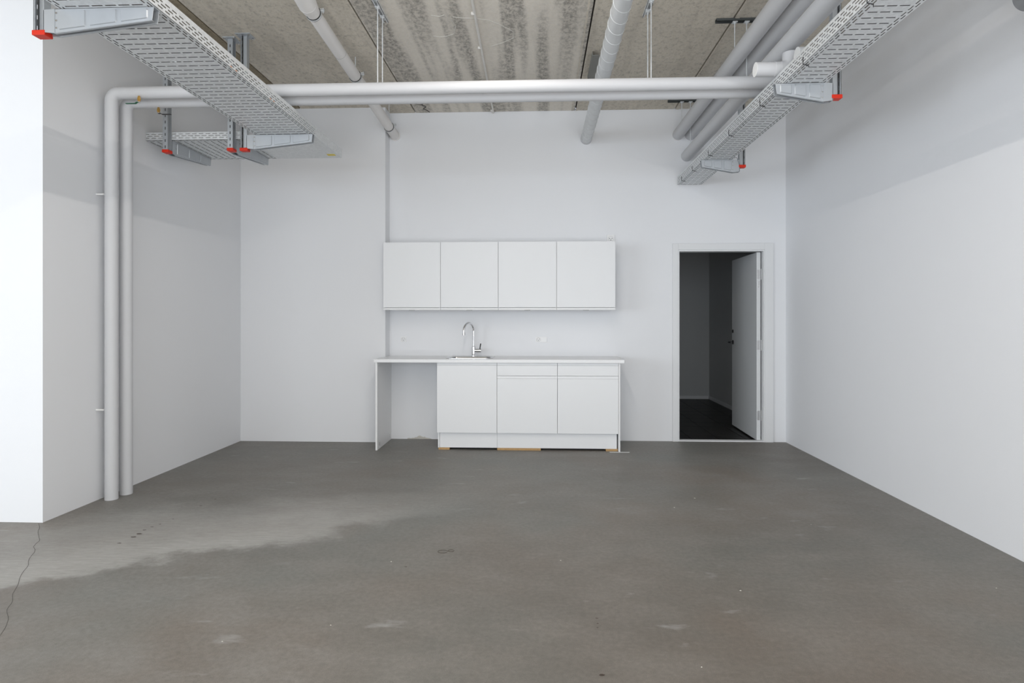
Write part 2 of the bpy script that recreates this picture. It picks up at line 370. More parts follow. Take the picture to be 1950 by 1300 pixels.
# door: frame, casing, open leaf
d = tag(empty('door_1', (1.95, BY, 0)), kind='structure')
cs = MB()
def casing(mb, x0, x1, x2, x3, zt0, zt1, ya, yb): mb.box(x0, ya, 0, x1, yb, zt1).box(x2, ya, 0, x3, yb, zt1).box(x1, ya, zt0, x2, yb, zt1)
casing(cs, 1.439, 1.500, 2.411, 2.504, 2.062, 2.130, BY - .022, BY)
cs.build('casing', M['trim'], d, bevel=.003)
fm = MB()
fm.box(1.500, BY - .016, 0, 1.512, BY + .10, 2.062).box(2.399, BY - .016, 0, 2.411, BY + .045, 2.062).box(1.512, BY - .016, 2.044, 2.399, BY + .10, 2.062)
fm.box(DX0 - .01, BY + .10, 0, 1.500, BY + .2, 2.062).box(2.425, BY + .045, 0, DX1 + .005, BY + .2, 2.062)
fm.build('door_frame', M['trim'], d, bevel=.002)
MB().box(1.512, BY - .01, 0, 2.42, BY + .06, .012).build('threshold', M['trim'], d, bevel=.002)
# leaf, swung open into the store room
LH = (2.397, 6.70); La = math.atan2(7.68 - 6.70, 2.44 - 2.397)
leaf_e = empty('door_leaf_pivot', (0, 0, 0)); C.objects.unlink(leaf_e); bpy.data.objects.remove(leaf_e)
def lp(u, v, z):      # u along the leaf, v thickness towards -X
    cx, sx = math.cos(La), math.sin(La); return (LH[0] + u * cx - v * sx, LH[1] + u * sx + v * cx, z)
def lbox(mb, u0, v0, z0, u1, v1, z1):
    P_ = [(u0, v0, z0), (u1, v0, z0), (u1, v1, z0), (u0, v1, z0), (u0, v0, z1), (u1, v0, z1), (u1, v1, z1), (u0, v1, z1)]
    return mb.add([lp(*p) for p in P_], [(0, 3, 2, 1), (4, 5, 6, 7), (0, 1, 5, 4), (1, 2, 6, 5), (2, 3, 7, 6), (3, 0, 4, 7)])
leaf = lbox(MB(), 0, 0, .006, .98, .042, 2.040).build('door_leaf', M['leaf'], d, bevel=.0015)
for zc in (1.80, 1.035, .275):
    h = MB(); lbox(h, -.0015, .010, zc - .05, 0, .036, zc + .05)
    h.tube([(2.405, 6.695, zc - .058), (2.405, 6.695, zc + .058)], .0065, 12)
    h.box(2.405, 6.694, zc - .05, 2.426, 6.697, zc + .05)
    for dz in (-.03, 0, .03):
        h.tube([lp(-.0032, .028 - abs(dz) * .2, zc + dz), lp(-.001, .028 - abs(dz) * .2, zc + dz)], .0035, 8)
    h.build('hinge', M['steel'], leaf)
lt = MB(); lbox(lt, -.001, .014, 1.68, 0, .022, 1.73); lt.tube([lp(-.002, .022, 1.665), lp(0, .022, 1.665)], .007, 12)
lt.build('certification_plate', M['steel'], leaf)
hd = MB()
hd.tube([lp(.925, .042, 1.03), lp(.925, .050, 1.03)], .026, 20)
hd.tube(fillet([lp(.925, .045, 1.03), lp(.925, .100, 1.03), lp(.80, .100, 1.03)], .018), .0095, 14)
hd.build('door_handle', M['black'], leaf, smooth=True)
lk = MB().tube([lp(.925, .042, 1.165), lp(.925, .052, 1.165)], .02, 18).build('lock_cover', M['black'], leaf, smooth=True)

# ------------------------------------------------------------------ kitchen
def front(par, name, x0, x1, yf, z0, z1, grip):
    """overlay front with a routed grip rail on top ('t') or bottom ('b')"""
    t = .019; g2 = .0018
    if grip == 't': lo, hi, r0, r1 = z0, z1 - .026, z1 - .026, z1
    else: lo, hi, r0, r1 = z0 + .026, z1, z0, z0 + .026
    f = MB().box(x0 + g2, yf, lo, x1 - g2, yf + t, hi).build(name, M['cab'], par, bevel=.0012)
    if grip == 't': pr_ = [(yf, r0 + .0008), (yf + .005, r0 + .004), (yf + .005, r1), (yf + t, r1), (yf + t, r0 + .0012)]
    else: pr_ = [(yf + .003, r0), (yf + .006, r1 - .006), (yf + .010, r1 - .0025), (yf + t, r1 - .0025), (yf + t, r0)]
    MB().prism(pr_, 'x', x0 + g2, x1 - g2).build('grip_rail', M['cab'], f)
    return f

ux = [-1.630, -1.0255, -.421, .1845, .790]
UY = 6.32
wlab = ['white handleless wall cabinet, leftmost of the row, over the desk opening', 'white handleless wall cabinet above the tap, second from the left',
        'white handleless wall cabinet above the double socket, third from the left', 'white handleless wall cabinet at right end of row, small socket on top']
for i in range(4):
    a, b_ = ux[i], ux[i + 1]
    t = empty('wall_cabinet', ((a + b_) / 2, BY, 1.412), label=wlab[i], cat='cabinet', group='wall cabinets')
    th = .016; cb = MB()
    cb.box(a + .0005, UY + .021, 1.416, a + th, BY, 2.118).box(b_ - th, UY + .021, 1.416, b_ - .0005, BY, 2.118)
    cb.box(a + th, UY + .021, 1.416, b_ - th, BY, 1.432).box(a + th, UY + .021, 2.102, b_ - th, BY, 2.118).box(a + th, BY - .006, 1.432, b_ - th, BY, 2.102)
    cb.build('carcass', M['cab'], t)
    front(t, 'door', a, b_, UY, 1.412, 2.120, 'b')
    m_ = (a + b_) / 2
    MB().box(m_ - .030, UY + .004, 1.408, m_ + .030, UY + .016, 1.4125).build('door_catch', M['boxmetal'], t)

BYF = 6.07
bx = [-1.021, -.418, .186, .789]
blab = ['white base cabinet under the sink with one tall door', 'white base cabinet with drawer above door, between sink cabinet and right end', 'white base cabinet with drawer above door, at right end of the kitchen']
for i in range(3):
    a, b_ = bx[i], bx[i + 1]
    t = empty('base_cabinet', ((a + b_) / 2, BY, .176), label=blab[i], cat='cabinet', group='base cabinets')
    th = .016; cb = MB()
    zt = .72 if i == 0 else .884
    cb.box(a + .0005, BYF + .021, .176, a + th, BY, .884).box(b_ - th, BYF + .021, .176, b_ - .0005, BY, .884)
    cb.box(a + th, BYF + .021, .176, b_ - th, BY, .192).box(a + th, BYF + .021, .868, b_ - th, BYF + .08, .884).box(a + th, BY - .008, .192, b_ - th, BY, .884)
    cb.build('carcass', M['cab'], t)
    if i == 0: front(t, 'door', a, b_, BYF, .180, .881, 't')
    else:
        front(t, 'drawer', a, b_, BYF, .7535, .881, 't'); front(t, 'door', a, b_, BYF, .180, .7505, 't')
# plinth of two boards, resting on wooden shims
pl = empty('plinth', (-.1, 6.12, .02), label='long white kick board under the base cabinets, jointed in two boards', cat='plinth')
MB().box(-.999, 6.118, .022, -.419, 6.134, .175).build('plinth_board', M['cab'], pl, bevel=.001)
MB().box(-.4175, 6.118, .022, .778, 6.134, .175).build('plinth_board', M['cab'], pl, bevel=.001)
MB().box(-1.017, 6.112, .022, -1.001, 6.60, .175).build('side_board', M['cab'], pl, bevel=.001)
for (a, b_, lab) in ((-1.012, -.900, 'thin wooden shim under the left end of the white plinth'), (-.418, .020, 'long thin wooden shim under the middle of the white plinth'), (.670, .787, 'short wooden shim under the right end of the white plinth')):
    tag(MB().box(a, 6.114, 0, b_, 6.30, .0215).build('wood_shim', M['wood'], bevel=.001), lab, 'shim', 'shims under the plinth')
tag(MB().box(.700, 6.05, 0, .895, 6.075, .005).build('floor_strip', M['sliver'], bevel=.001), 'thin pale strip lying on floor by kitchen right end', 'strip')
# end panels
t = tag(MB().box(.7895, 6.062, 0, .8045, BY, .884).build('end_panel', M['cab_edge'], bevel=.001), 'white end panel closing the right side of the base cabinets', 'panel')
ep = tag(MB().box(-1.6385, 6.05, 0, -1.6200, BY, .884).build('desk_side_panel', M['cab_edge'], bevel=.001), 'white free-standing side panel carrying the left end of the worktop', 'panel')
for (y, z) in ((6.10, .84), (6.13, .03), (6.56, .03)): MB().box(-1.6200, y, z, -1.6185, y + .012, z + .035).build('bracket', M['steel'], ep)
# worktop with sink cut-out, notched around the wall step
SX0, SX1, SY0, SY1 = -.955, -.470, 6.15, 6.55
wt = MB(); zb, zt = .8845, .9155
x0, x1, yf = -1.652, .842, 6.035
wt.box(x0, yf, zb, SX0 + .02, 6.449, zt).box(-1.639, 6.449, zb, SX0 + .02, BY, zt)
wt.box(SX1 - .02, yf, zb, x1, BY, zt).box(SX0 + .02, yf, zb, SX1 - .02, SY0 + .02, zt).box(SX0 + .02, SY1 - .02, zb, SX1 - .02, BY, zt)
wo = wt.build('worktop', M['worktop']); tag(wo, 'long white laminate worktop running over desk gap and base cabinets', 'worktop')
b = bmesh.new(); b.from_mesh(wo.data); bmesh.ops.remove_doubles(b, verts=b.verts, dist=1e-5)
dup = [f for f in b.faces if any(f is not g_ and set(v.index for v in f.verts) == set(v.index for v in g_.verts) for g_ in f.verts[0].link_faces)]
bmesh.ops.delete(b, geom=list(set(dup)), context='FACES_ONLY'); b.to_mesh(wo.data); b.free()
# sink
sk = empty('sink', ((SX0 + SX1) / 2, (SY0 + SY1) / 2, zt), label='inset stainless steel sink in the white worktop', cat='sink')
cx, cy = (SX0 + SX1) / 2, (SY0 + SY1) / 2 - .0
def loft(loops, close=True):
    n = len(loops[0]); mb = MB(); vs = [v for l in loops for v in l]; fs = []
    for i in range(len(loops) - 1):
        for k in range(n): fs.append((i * n + k, i * n + (k + 1) % n, (i + 1) * n + (k + 1) % n, (i + 1) * n + k))
    if close: fs.append(tuple(range((len(loops) - 1) * n, len(loops) * n)))
    return mb.add(vs, fs)
W_, D_ = SX1 - SX0, SY1 - SY0
def rr3(wd, dp, r, z, oy=0): return [(x, y, z) for x, y in rrect(wd, dp, r, 8, cx, cy + oy)]
loft([rr3(W_, D_, .07, zt), rr3(W_, D_, .07, zt + .005), rr3(W_ - .016, D_ - .016, .065, zt + .006), rr3(W_ - .05, D_ - .12, .06, zt + .002, -.035)], False).build('rim', M['steel'], sk, smooth=True)
bw = loft([rr3(W_ - .05, D_ - .12, .06, zt + .002, -.035), rr3(W_ - .06, D_ - .13, .058, zt - .004, -.035), rr3(W_ - .075, D_ - .145, .055, zt - .13, -.035), rr3(W_ - .14, D_ - .21, .03, zt - .155, -.035)])
bwo = bw.build('bowl', M['steel'], sk, smooth=True)
MB().tube([(cx, cy - .03, zt - .154), (cx, cy - .03, zt - .150)], .045, 24).build('drain', M['chrome'], bwo)
# tap
fx, fy = -.697, 6.505
tp = empty('tap', (fx, fy, zt), label='chrome swan neck kitchen tap with side lever behind the sink', cat='tap')
MB().tube([(fx, fy, zt + .003), (fx, fy, zt + .012), (fx, fy, zt + .014), (fx, fy, zt + .105), (fx, fy, zt + .112)], [.027, .026, .0225, .0225, .016], 24).build('body', M['chrome'], tp, smooth=True)
dirv = Vector((-.088, -.150, 0)); Rr = dirv.length / 2; dn = dirv.normalized()
pts = [Vector((fx, fy, zt + .10)), Vector((fx, fy, 1.185))]
for k in range(1, 19):
    a = PI * k / 18 * .97; pts.append(Vector((fx, fy, 1.185)) + dn * (Rr - Rr * math.cos(a)) + Vector((0, 0, Rr * 1.02 * math.sin(a))))
e_ = pts[-1]; pts.append(e_ + Vector((0, 0, -.022)))
sp_ = MB().tube(pts, .0118, 20).build('spout', M['chrome'], tp, smooth=True)
MB().tube([pts[-1] + Vector((0, 0, .006)), pts[-1] + Vector((0, 0, -.024))], .0145, 20).build('aerator', M['steel'], sp_, smooth=True)
MB().tube([(fx, fy, .980), (fx + .035, fy, .980), (fx + .078, fy, .980)], [.019, .021, .021], 24).build('valve_barrel', M['chrome'], tp, smooth=True)
MB().tube([(fx + .066, fy - .002, .998), (fx + .076, fy - .01, 1.055)], [.0055, .0065], 12).build('lever', M['black'], tp, smooth=True)

# sockets
def socket(x, z, w_, h_, label, two=False, dpt=.009, big=False):
    t = empty('wall_socket', (x, BY, z), label=label, cat='socket')
    MB().prism(rrect(w_, h_, .004, 3, x, z), 'y', BY - dpt, BY).build('plate', M['socket'], t, bevel=.001)
    sx_ = x - w_ / 4 if two else x
    r = min(w_ / (2 if two else 1), h_) * .36
    ringp = [(sx_ + r * math.cos(a * PI / 12), BY - dpt, z + r * math.sin(a * PI / 12)) for a in range(25)]
    f = MB().tube([(sx_, BY - dpt - .001, z), (sx_, BY - dpt + .0005, z)], r, 24).build('insert', M['socket'], t)
    MB().tube(ringp, .0012, 5, False).build('ring', M['boxmetal'], f)
    h = MB(); rr = .0035 if not big else .0042
    for (dx, dz) in ((-r * .45, r * .2), (r * .45, r * .2)): h.tube([(sx_ + dx, BY - dpt - .0018, z + dz), (sx_ + dx, BY - dpt, z + dz)], rr, 8)
    h.box(sx_ - r * .28, BY - dpt - .0018, z - r * .55, sx_ + r * .28, BY - dpt, z - r * .38)
    h.build('pin_hole', M['dark'], f)
    if two:
        MB().prism(rrect(w_ * .42, h_ * .78, .003, 3, x + w_ / 4, z), 'y', BY - dpt - .002, BY - dpt).build('rocker', M['socket'], t, bevel=.001)
socket(.777, 2.182, .078, .090, 'white surface mounted socket on the wall above the right wall cabinet', dpt=.022, big=True)
socket(-1.486, 1.094, .060, .060, 'small white single socket on the wall over the desk gap')
socket(.026, 1.094, .122, .060, 'white double socket plate on the wall right of the tap', two=True)

# ------------------------------------------------------------------ pipes
def pipe(name, path, r, m, label, cat='pipe', group=None, seg=32):
    t = empty(name, tuple(path[0]), label=label, cat=cat, group=group)
    return t, MB().tube(path, r, seg).build('tube', m, t, smooth=True)
def ring(x, y, z, r, w_, ax, m, name, par, th=.003):
    d_ = Vector(ax).normalized(); p = Vector((x, y, z))
    return MB().tube([p - d_ * w_ / 2, p + d_ * w_ / 2], r + th, 32).build(name, m, par, smooth=True)

# two heating pipes: up the left wall, then across the room
h1, p1 = pipe('insulated_pipe', fillet([(-3.135, 4.34, 0), (-3.135, 4.34, 2.978), (1.74, 4.31, 2.966), (1.74, 4.31, 3.25)], .06), .0440, M['pipe'],
              'front pipe of the crossing pair, left one where they rise on the wall', group='twin crossing pipes')
h2, p2 = pipe('insulated_pipe', fillet([(-3.118, 4.475, 0), (-3.118, 4.475, 2.958), (1.74, 4.445, 2.952), (1.74, 4.445, 3.25)], .06), .0440, M['pipe'],
              'rear pipe of the crossing pair, right one where they rise on the wall', group='twin crossing pipes')
for (x, p, y, z) in ((-.40, p1, 4.333, 2.9713), (1.18, p1, 4.3135, 2.9674), (-2.72, p2, 4.4725, 2.9575), (1.50, p2, 4.4465, 2.9523), (-1.95, p1, 4.3327, 2.975)):
    ring(x, y, z, .0440, .003, (1, 0, 0), M['pipe'], 'jacket_seam', p, .0006)
for z in (2.23, .66):
    cb = MB().tube([(LX, 4.30, z), (-3.165, 4.30, z)], .006, 8); ring(-3.135, 4.34, z, .0440, .02, (0, 0, 1), M['pipe'], 'pipe_clip', h1, .002)
    cb.build('clip_arm', M['cap'], h1)
# bleed valves with levers
def bleed(x, y, z, side, par, lab):
    t = empty('bleed_valve', (x, y, z), label=lab, cat='valve', group='brass valves on the crossing pipes')
    MB().tube([(x, y, z), (x, y, z - .012), (x, y, z - .013), (x, y, z - .03), (x, y, z - .031), (x, y, z - .04)], [.008, .008, .0125, .0125, .009, .009], 6).build('brass_body', M['brass'], t)
    MB().tube([(x, y, z - .038), (x, y, z - .050)], .0055, 10).build('nut', M['steel'], t)
    lv = MB(); s_ = side
    lv.prism([(x, z - .046), (x + s_ * .016, z - .043), (x + s_ * .028, z - .052), (x + s_ * .095, z - .052), (x + s_ * .098, z - .056), (x + s_ * .027, z - .056), (x + s_ * .014, z - .047), (x, z - .050)], 'y', y - .008, y + .008)
    lv.build('lever', M['green'] if s_ < 0 else M['black'], t)
bleed(-2.90, 4.30, 2.940, -1, h1, 'brass valve with green lever pointing left under the crossing pipes')
bleed(-2.863, 4.47, 2.916, 1, h2, 'brass valve with black lever pointing right, next to hanging post')

# drain pipe with couplings and clamps
def zs(y): return 3.33 + (BY - y) * .056
t, tb = pipe('drain_pipe', [(-1.58, 2.0, zs(2.0)), (-1.58, BY, zs(BY))], .0490, M['sewer'], 'off-white plastic drain pipe with black clamps running to back wall')
MB().tube([(-1.58, 2.0, zs(2.0)), (-1.58, 4.02, zs(4.02)), (-1.58, 4.06, zs(4.06)), (-1.58, 4.10, zs(4.1)), (-1.58, 4.16, zs(4.16))], [.059, .059, .063, .063, .0565], 32).build('socket_end', M['sewer'], t, smooth=True)
ring(-1.58, 4.10, zs(4.10), .063, .006, (0, 1, -.056), M['sewer'], 'bead', t, .001)
ring(-1.58, BY - .006, zs(BY), .049, .012, (0, 1, 0), M['sewer'], 'wall_collar', t, .006)
ring(-1.58, 4.78, zs(4.78), .049, .002, (0, 1, -.056), M['boxmetal'], 'print_line', t, .0003)
for y in (4.215, 5.19, 6.37):
    ring(-1.58, y, zs(y), .0495, .022, (0, 1, -.056), M['rubber'], 'clamp_liner', t, .004)
    cl = ring(-1.58, y, zs(y), .0495, .010, (0, 1, -.056), M['galv'], 'pipe_clamp', t, .006)
    MB().box(-1.532, y - .01, zs(y) + .012, -1.505, y + .01, zs(y) + .020).box(-1.532, y - .01, zs(y) + .024, -1.505, y + .01, zs(y) + .030).tube([(-1.513, y, zs(y)), (-1.513, y, zs(y) + .04)], .003, 8).build('clamp_ear', M['galv'], cl)
    if zs(y) < 3.52: MB().tube([(-1.58, y, zs(y) + .05), (-1.58, y, CZ)], .004, 8).build('hanger_rod', M['galv'], t)

# spiral duct
dx_, dz_, dr = .514, 3.270, .0585
t, tb = pipe('spiral_duct', [(dx_, 1.5, dz_), (dx_, BY, dz_)], dr, M['duct'], 'round spirally seamed galvanised duct running to back wall', 'duct')
hp = []; y = 1.5; n = 24
while y < BY - .06:
    a = (y / .147) * 2 * PI; hp.append((dx_ + dr * math.cos(a), y, dz_ + dr * math.sin(a))); y += .147 / n
MB().tube(hp, .0032, 5, False).build('spiral_seam', M['duct'], t, smooth=True)
MB().tube([(dx_, BY - .055, dz_), (dx_, BY, dz_)], dr + .0035, 32).build('wall_collar', M['pipe'], t, smooth=True)

# pipes on the right
pipe('ventilation_pipe', [(1.497, .8, 3.30), (1.497, BY, 3.30)], .0585, M['pipe'], 'smooth grey pipe running to back wall, leftmost of three beside right tray', group='three pipes beside the right tray')
pipe('ventilation_pipe', [(1.630, .8, 3.30), (1.630, BY, 3.30)], .0585, M['pipe'], 'smooth grey pipe seen in the gap behind two lower pipes', group='three pipes beside the right tray')
t3, _ = pipe('ventilation_pipe', [(1.590, .8, 3.072), (1.590, BY, 3.072)], .0590, M['pipe'], 'lowest smooth grey pipe running to back wall right next to tray', group='three pipes beside the right tray')
ring(1.497, BY - .006, 3.30, .0585, .012, (0, 1, 0), M['cap'], 'wall_collar', bpy.data.objects['ventilation_pipe'], .004)
for (x, y, z, lab, e) in ((1.362, 3.90, 2.892, 'short horizontal branch pipe with white end disc, left of the two by right tray', 0), (1.545, 3.72, 2.905, 'short horizontal branch pipe with white end disc, right one close behind tray edge', 1)):
    t = empty('branch_pipe', (x, y, z), label=lab, cat='pipe', group='capped branch pipes')
    L_ = .16 if e == 0 else .12
    MB().tube([(x, y, z), (x + L_ * .72, y, z), (x + L_ * .725, y, z), (x + L_, y, z)], [.044, .044, .0455, .0455], 28).build('tube', M['pipe'], t, smooth=True)
    MB().tube([(x - .002, y, z), (x + .001, y, z)], .0438, 28).build('end_disc', M['cap'], t)
    MB().tube(fillet([(x + L_ - .01, y, z), (x + L_ + .055, y, z), (x + L_ + .055, y, z + .10)], .05), .047, 24).build('elbow', M['pipe'], t, smooth=True)
# duct end in the upper right corner
t, _ = pipe('duct_end', [(2.541, 3.30, 2.997), (2.541, 1.0, 2.997)], .066, mat('dull_grey_metal', (.33, .34, .35), .5, .3), 'dull grey round pipe end at the upper right corner', 'duct')

# surface conduit
t = empty('conduit', (-.49, BY, CZ), label='thin grey conduit along the streaked ceiling slab', cat='conduit')
MB().tube([(-.455, 1.5, CZ - .010), (-.47, 4.3, CZ - .010), (-.495, 6.60, CZ - .010), (-.497, BY, CZ - .012)], .010, 12).build('tube', M['conduit'], t, smooth=True)
for y in (4.46, 5.03, 6.56):
    MB().box(-.500 + (4.6 - y) * .011, y, CZ - .0215, -.468 + (4.6 - y) * .011, y + .012, CZ).build('saddle', M['conduit'], t, bevel=.003)
# hanging plate
t = empty('ceiling_plate', (.48, 5.43, CZ), label='narrow grey metal plate fixed under ceiling beside the spiral duct', cat='plate')
MB().box(.452, 5.17, CZ - .035, .515, 5.69, CZ - .030).build('face', M['boxmetal'], t)
MB().box(.452, 5.17, CZ - .030, .456, 5.69, CZ).build('edge', M['boxmetal'], t)
MB().tube([(.456, 5.67, CZ), (.456, 5.67, CZ - .05)], .003, 8).build('screw', M['dark'], t)

# ------------------------------------------------------------------ rod hangers
def channel(x0, y0, x1, y1, z, m, par):
    """open strut channel under the ceiling, along x or y"""
    mb = MB(); h, wd, th = .022, .040, .003
    if abs(x1 - x0) > abs(y1 - y0):
        mb.box(x0, y0 - wd / 2, z - th, x1, y0 + wd / 2, z)
        for s_ in (-1, 1): mb.box(x0, y0 + s_ * wd / 2, z - h, x1, y0 + s_ * (wd / 2 - th), z - th).box(x0, y0 + s_ * wd / 2, z - h, x1, y0 + s_ * (wd / 2 - .010), z - h + th)
    else:
        mb.box(x0 - wd / 2, y0, z - th, x0 + wd / 2, y1, z)
        for s_ in (-1, 1): mb.box(x0 + s_ * wd / 2, y0, z - h, x0 + s_ * (wd / 2 - th), y1, z - th).box(x0 + s_ * wd / 2, y0, z - h, x0 + s_ * (wd / 2 - .010), y1, z - h + th)
    return mb.build('strut_channel', m, par)
def rod(par, x, y, z0, z1):
    r_ = MB().tube([(x, y, z0), (x, y, z1)], .0042, 10).build('threaded_rod', M['galv'], par, smooth=True)
    MB().tube([(x, y, z1 - .034), (x, y, z1 - .026)], .011, 6).box(x - .018, y - .018, z1 - .027, x + .018, y + .018, z1 - .022).build('nut', M['galv'], r_)
for (x, lab) in ((-1.155, 'ceiling channel with two rods holding the crossing pipes, near the drain pipe'), (.790, 'ceiling channel with two rods holding the crossing pipes, right of the spiral duct')):
    t = empty('pipe_hanger', (x, 4.4, CZ), label=lab, cat='hanger', group='hangers of the crossing pipes')
    channel(x, 4.24, x, 4.56, CZ, M['galv'], t)
    rod(t, x, 4.325, 3.016, CZ); rod(t, x, 4.46, 2.999, CZ)
for (y, lab) in ((4.66, 'dark ceiling channel with two rods over the right pipes, nearer one'), (6.36, 'dark ceiling channel with two rods over the right pipes, near back wall')):
    t = empty('pipe_hanger', (1.48, y, CZ), label=lab, cat='hanger', group='hangers of the right pipes')
    channel(1.335, y, 1.78, y, CZ, M['strut'], t)
    rod(t, 1.475, y, 3.356, CZ); rod(t, 1.5635, y, 3.131, CZ)

# ------------------------------------------------------------------ cable trays
P_ = .0567
def grid_plate(mb, us, vs, solid_fn, place):
    idx = {}
    for i in range(len(us) - 1):
        for j in range(len(vs) - 1):
            if solid_fn((us[i] + us[i + 1]) / 2, (vs[j] + vs[j + 1]) / 2):
                f = []
                for (a, b_) in ((i, j), (i + 1, j), (i + 1, j + 1), (i, j + 1)):
                    if (a, b_) not in idx: idx[(a, b_)] = len(mb.v); mb.v.append(place(us[a], vs[b_]))
                    f.append(idx[(a, b_)])
                mb.f.append(tuple(f))
def vbreaks(v0, v1):
    out = [v0, v1]; k0 = math.floor(v0 / P_) - 1; k1 = math.ceil(v1 / P_) + 1
    for k in range(k0, k1):
        for q in (.008, .014, .023, .0315, .044, .050):
            v = k * P_ + q
            if v0 < v < v1: out.append(v)
    return sorted(out)
def dashA(v): q = v % P_; return .008 < q < .044
def dashB(v): q = v % P_; return q < .014 or q > .0315
def rowS(v): q = v % P_; return .023 < q < .0315
def tray(name, W, v0, v1, n, place, lip, label, side0=True, side1=True, plain=None):
    """W width, v run; place(u,v,h) gives world coordinates"""
    org = place(W / 2, (v0 + v1) / 2, 0)
    t = empty(name, org, label=label, cat='cable tray', group='galvanised cable trays')
    rows = [(.009, .016), (.025, .032), (W - .032, W - .025), (W - .016, W - .009)]
    m0 = .046; sw = (W - 2 * m0 + .012) / n
    slots = [(m0 + k * sw, m0 + (k + 1) * sw - .012) for k in range(n)]
    us = sorted({0, W, *[a for r in rows for a in r], *[a for r in slots for a in r]})
    def solid(u, v):
        if plain and plain(v): return True
        for k, (a, b_) in enumerate(rows):
            if a < u < b_: return not (dashA(v) if k in (0, 3) else dashB(v))
        for (a, b_) in slots:
            if a < u < b_: return not rowS(v)
        return True
    mb = MB(); grid_plate(mb, us, vbreaks(v0, v1), solid, lambda u, v: place(u, v, 0))
    mb.build('perforated_base', M['galv'], t, solid=.004, rim=M['edge'])
    H_ = lip; hr = [(.012, .018), (.028, .034), (.044, .050)] + ([(.060, .066)] if lip > .08 else [])
    hs = sorted({0, H_, *[a for r in hr for a in r]})
    for u0, on in ((0, side0), (W, side1)):
        if not on: continue
        def sol(h, v):
            if plain and plain(v): return True
            for k, (a, b_) in enumerate(hr):
                if a < h < b_: return not (dashA(v) if k % 2 == 0 else dashB(v))
            return True
        mb = MB(); grid_plate(mb, hs, vbreaks(v0, v1), sol, lambda h, v: place(u0, v, h))
        s_ = 1 if u0 == 0 else -1
        a = [place(u0, v0, H_), place(u0, v1, H_), place(u0 + s_ * .009, v1, H_), place(u0 + s_ * .009, v0, H_)]
        mb.add(a, [(0, 1, 2, 3)])
        mb.build('side_flange', M['galv'], t, solid=.003, rim=M['edge'])
    return t
RT = tray('cable_tray', .252, .6, 6.615, 3, lambda u, v, h: (1.490 + u, v, 2.760 + h), .084, 'long narrow perforated cable tray on the right, running to back wall')
LT = tray('cable_tray', .465, .6, 4.80, 6, lambda u, v, h: (-2.255 + u, v, 2.785 + h), .078, 'wide perforated cable tray overhead on the left, running toward back wall', side0=True)
CT = tray('cable_tray', .610, -3.215, -2.392, 7, lambda u, v, h: (v, 5.466 - u, 2.785 + h), .062, 'short perforated cable tray from left wall to the corner plate', side0=True, side1=True)
# corner plate joining the two left trays
t = empty('tray_corner', (-2.09, 5.13, 2.785), label='plain metal corner plate with yellow sticker joining the two left trays', cat='cable tray')
MB().add([(-2.392, 4.802, 2.7848), (-1.790, 4.802, 2.7848), (-1.790, 5.466, 2.7848), (-2.392, 5.466, 2.7848)], [(0, 1, 2, 3)]).build('plate', M['galv'], t, solid=.0018)
MB().add([(-1.790, 4.802, 2.785), (-1.790, 5.466, 2.785), (-1.790, 5.466, 2.861), (-1.790, 4.802, 2.861)], [(0, 1, 2, 3)]).add([(-2.392, 5.466, 2.785), (-1.790, 5.466, 2.785), (-1.790, 5.466, 2.847), (-2.392, 5.466, 2.847)], [(0, 1, 2, 3)]).build('side_flange', M['galv'], t, solid=.0018)
MB().box(-1.885, 5.335, 2.7825, -1.815, 5.385, 2.784).build('sticker', M['yellow'], t)
# joint clips of dark wire on the right tray, orange marks on the left one
for y in (2.83, 3.50, 4.17, 4.84, 5.42, 5.98, 6.42):
    MB().tube(fillet([(1.486, y, 2.80), (1.486, y, 2.756), (1.520, y + .01, 2.756), (1.535, y + .035, 2.756)], .008, 4), .0022, 6).build('wire_clip', M['black'], RT)
MB().tube(fillet([(1.745, 5.60, 2.772), (1.760, 5.50, 2.756), (1.79, 5.53, 2.70)], .01, 4), .0018, 6).build('wire_clip', M['black'], RT)
for y in (2.62, 3.46, 3.52, 3.98, 4.03): MB().box(-1.7885, y, 2.789, -1.7868, y + .018, 2.793).build('paint_mark', M['orange'], LT)
random.seed(9)
bm_ = MB()
for k in range(9):
    y = 2.95 + k * .21; x = -2.05 + random.uniform(-.03, .12)
    bm_.tube([(x, y, 2.784), (x, y, 2.780)], .006, 8)
tag(bm_.build('rivet', M['galv'], LT), kind='stuff')
bm_ = MB()
for y in (2.95, 3.35, 3.75, 4.2, 4.75, 5.2, 5.8, 6.2):
    for x in (1.57, 1.61, 1.66): bm_.tube([(x, y + .012, 2.7592), (x, y + .012, 2.7582)], .0028, 8)
tag(bm_.build('screw_hole', M['dark'], RT), kind='stuff')

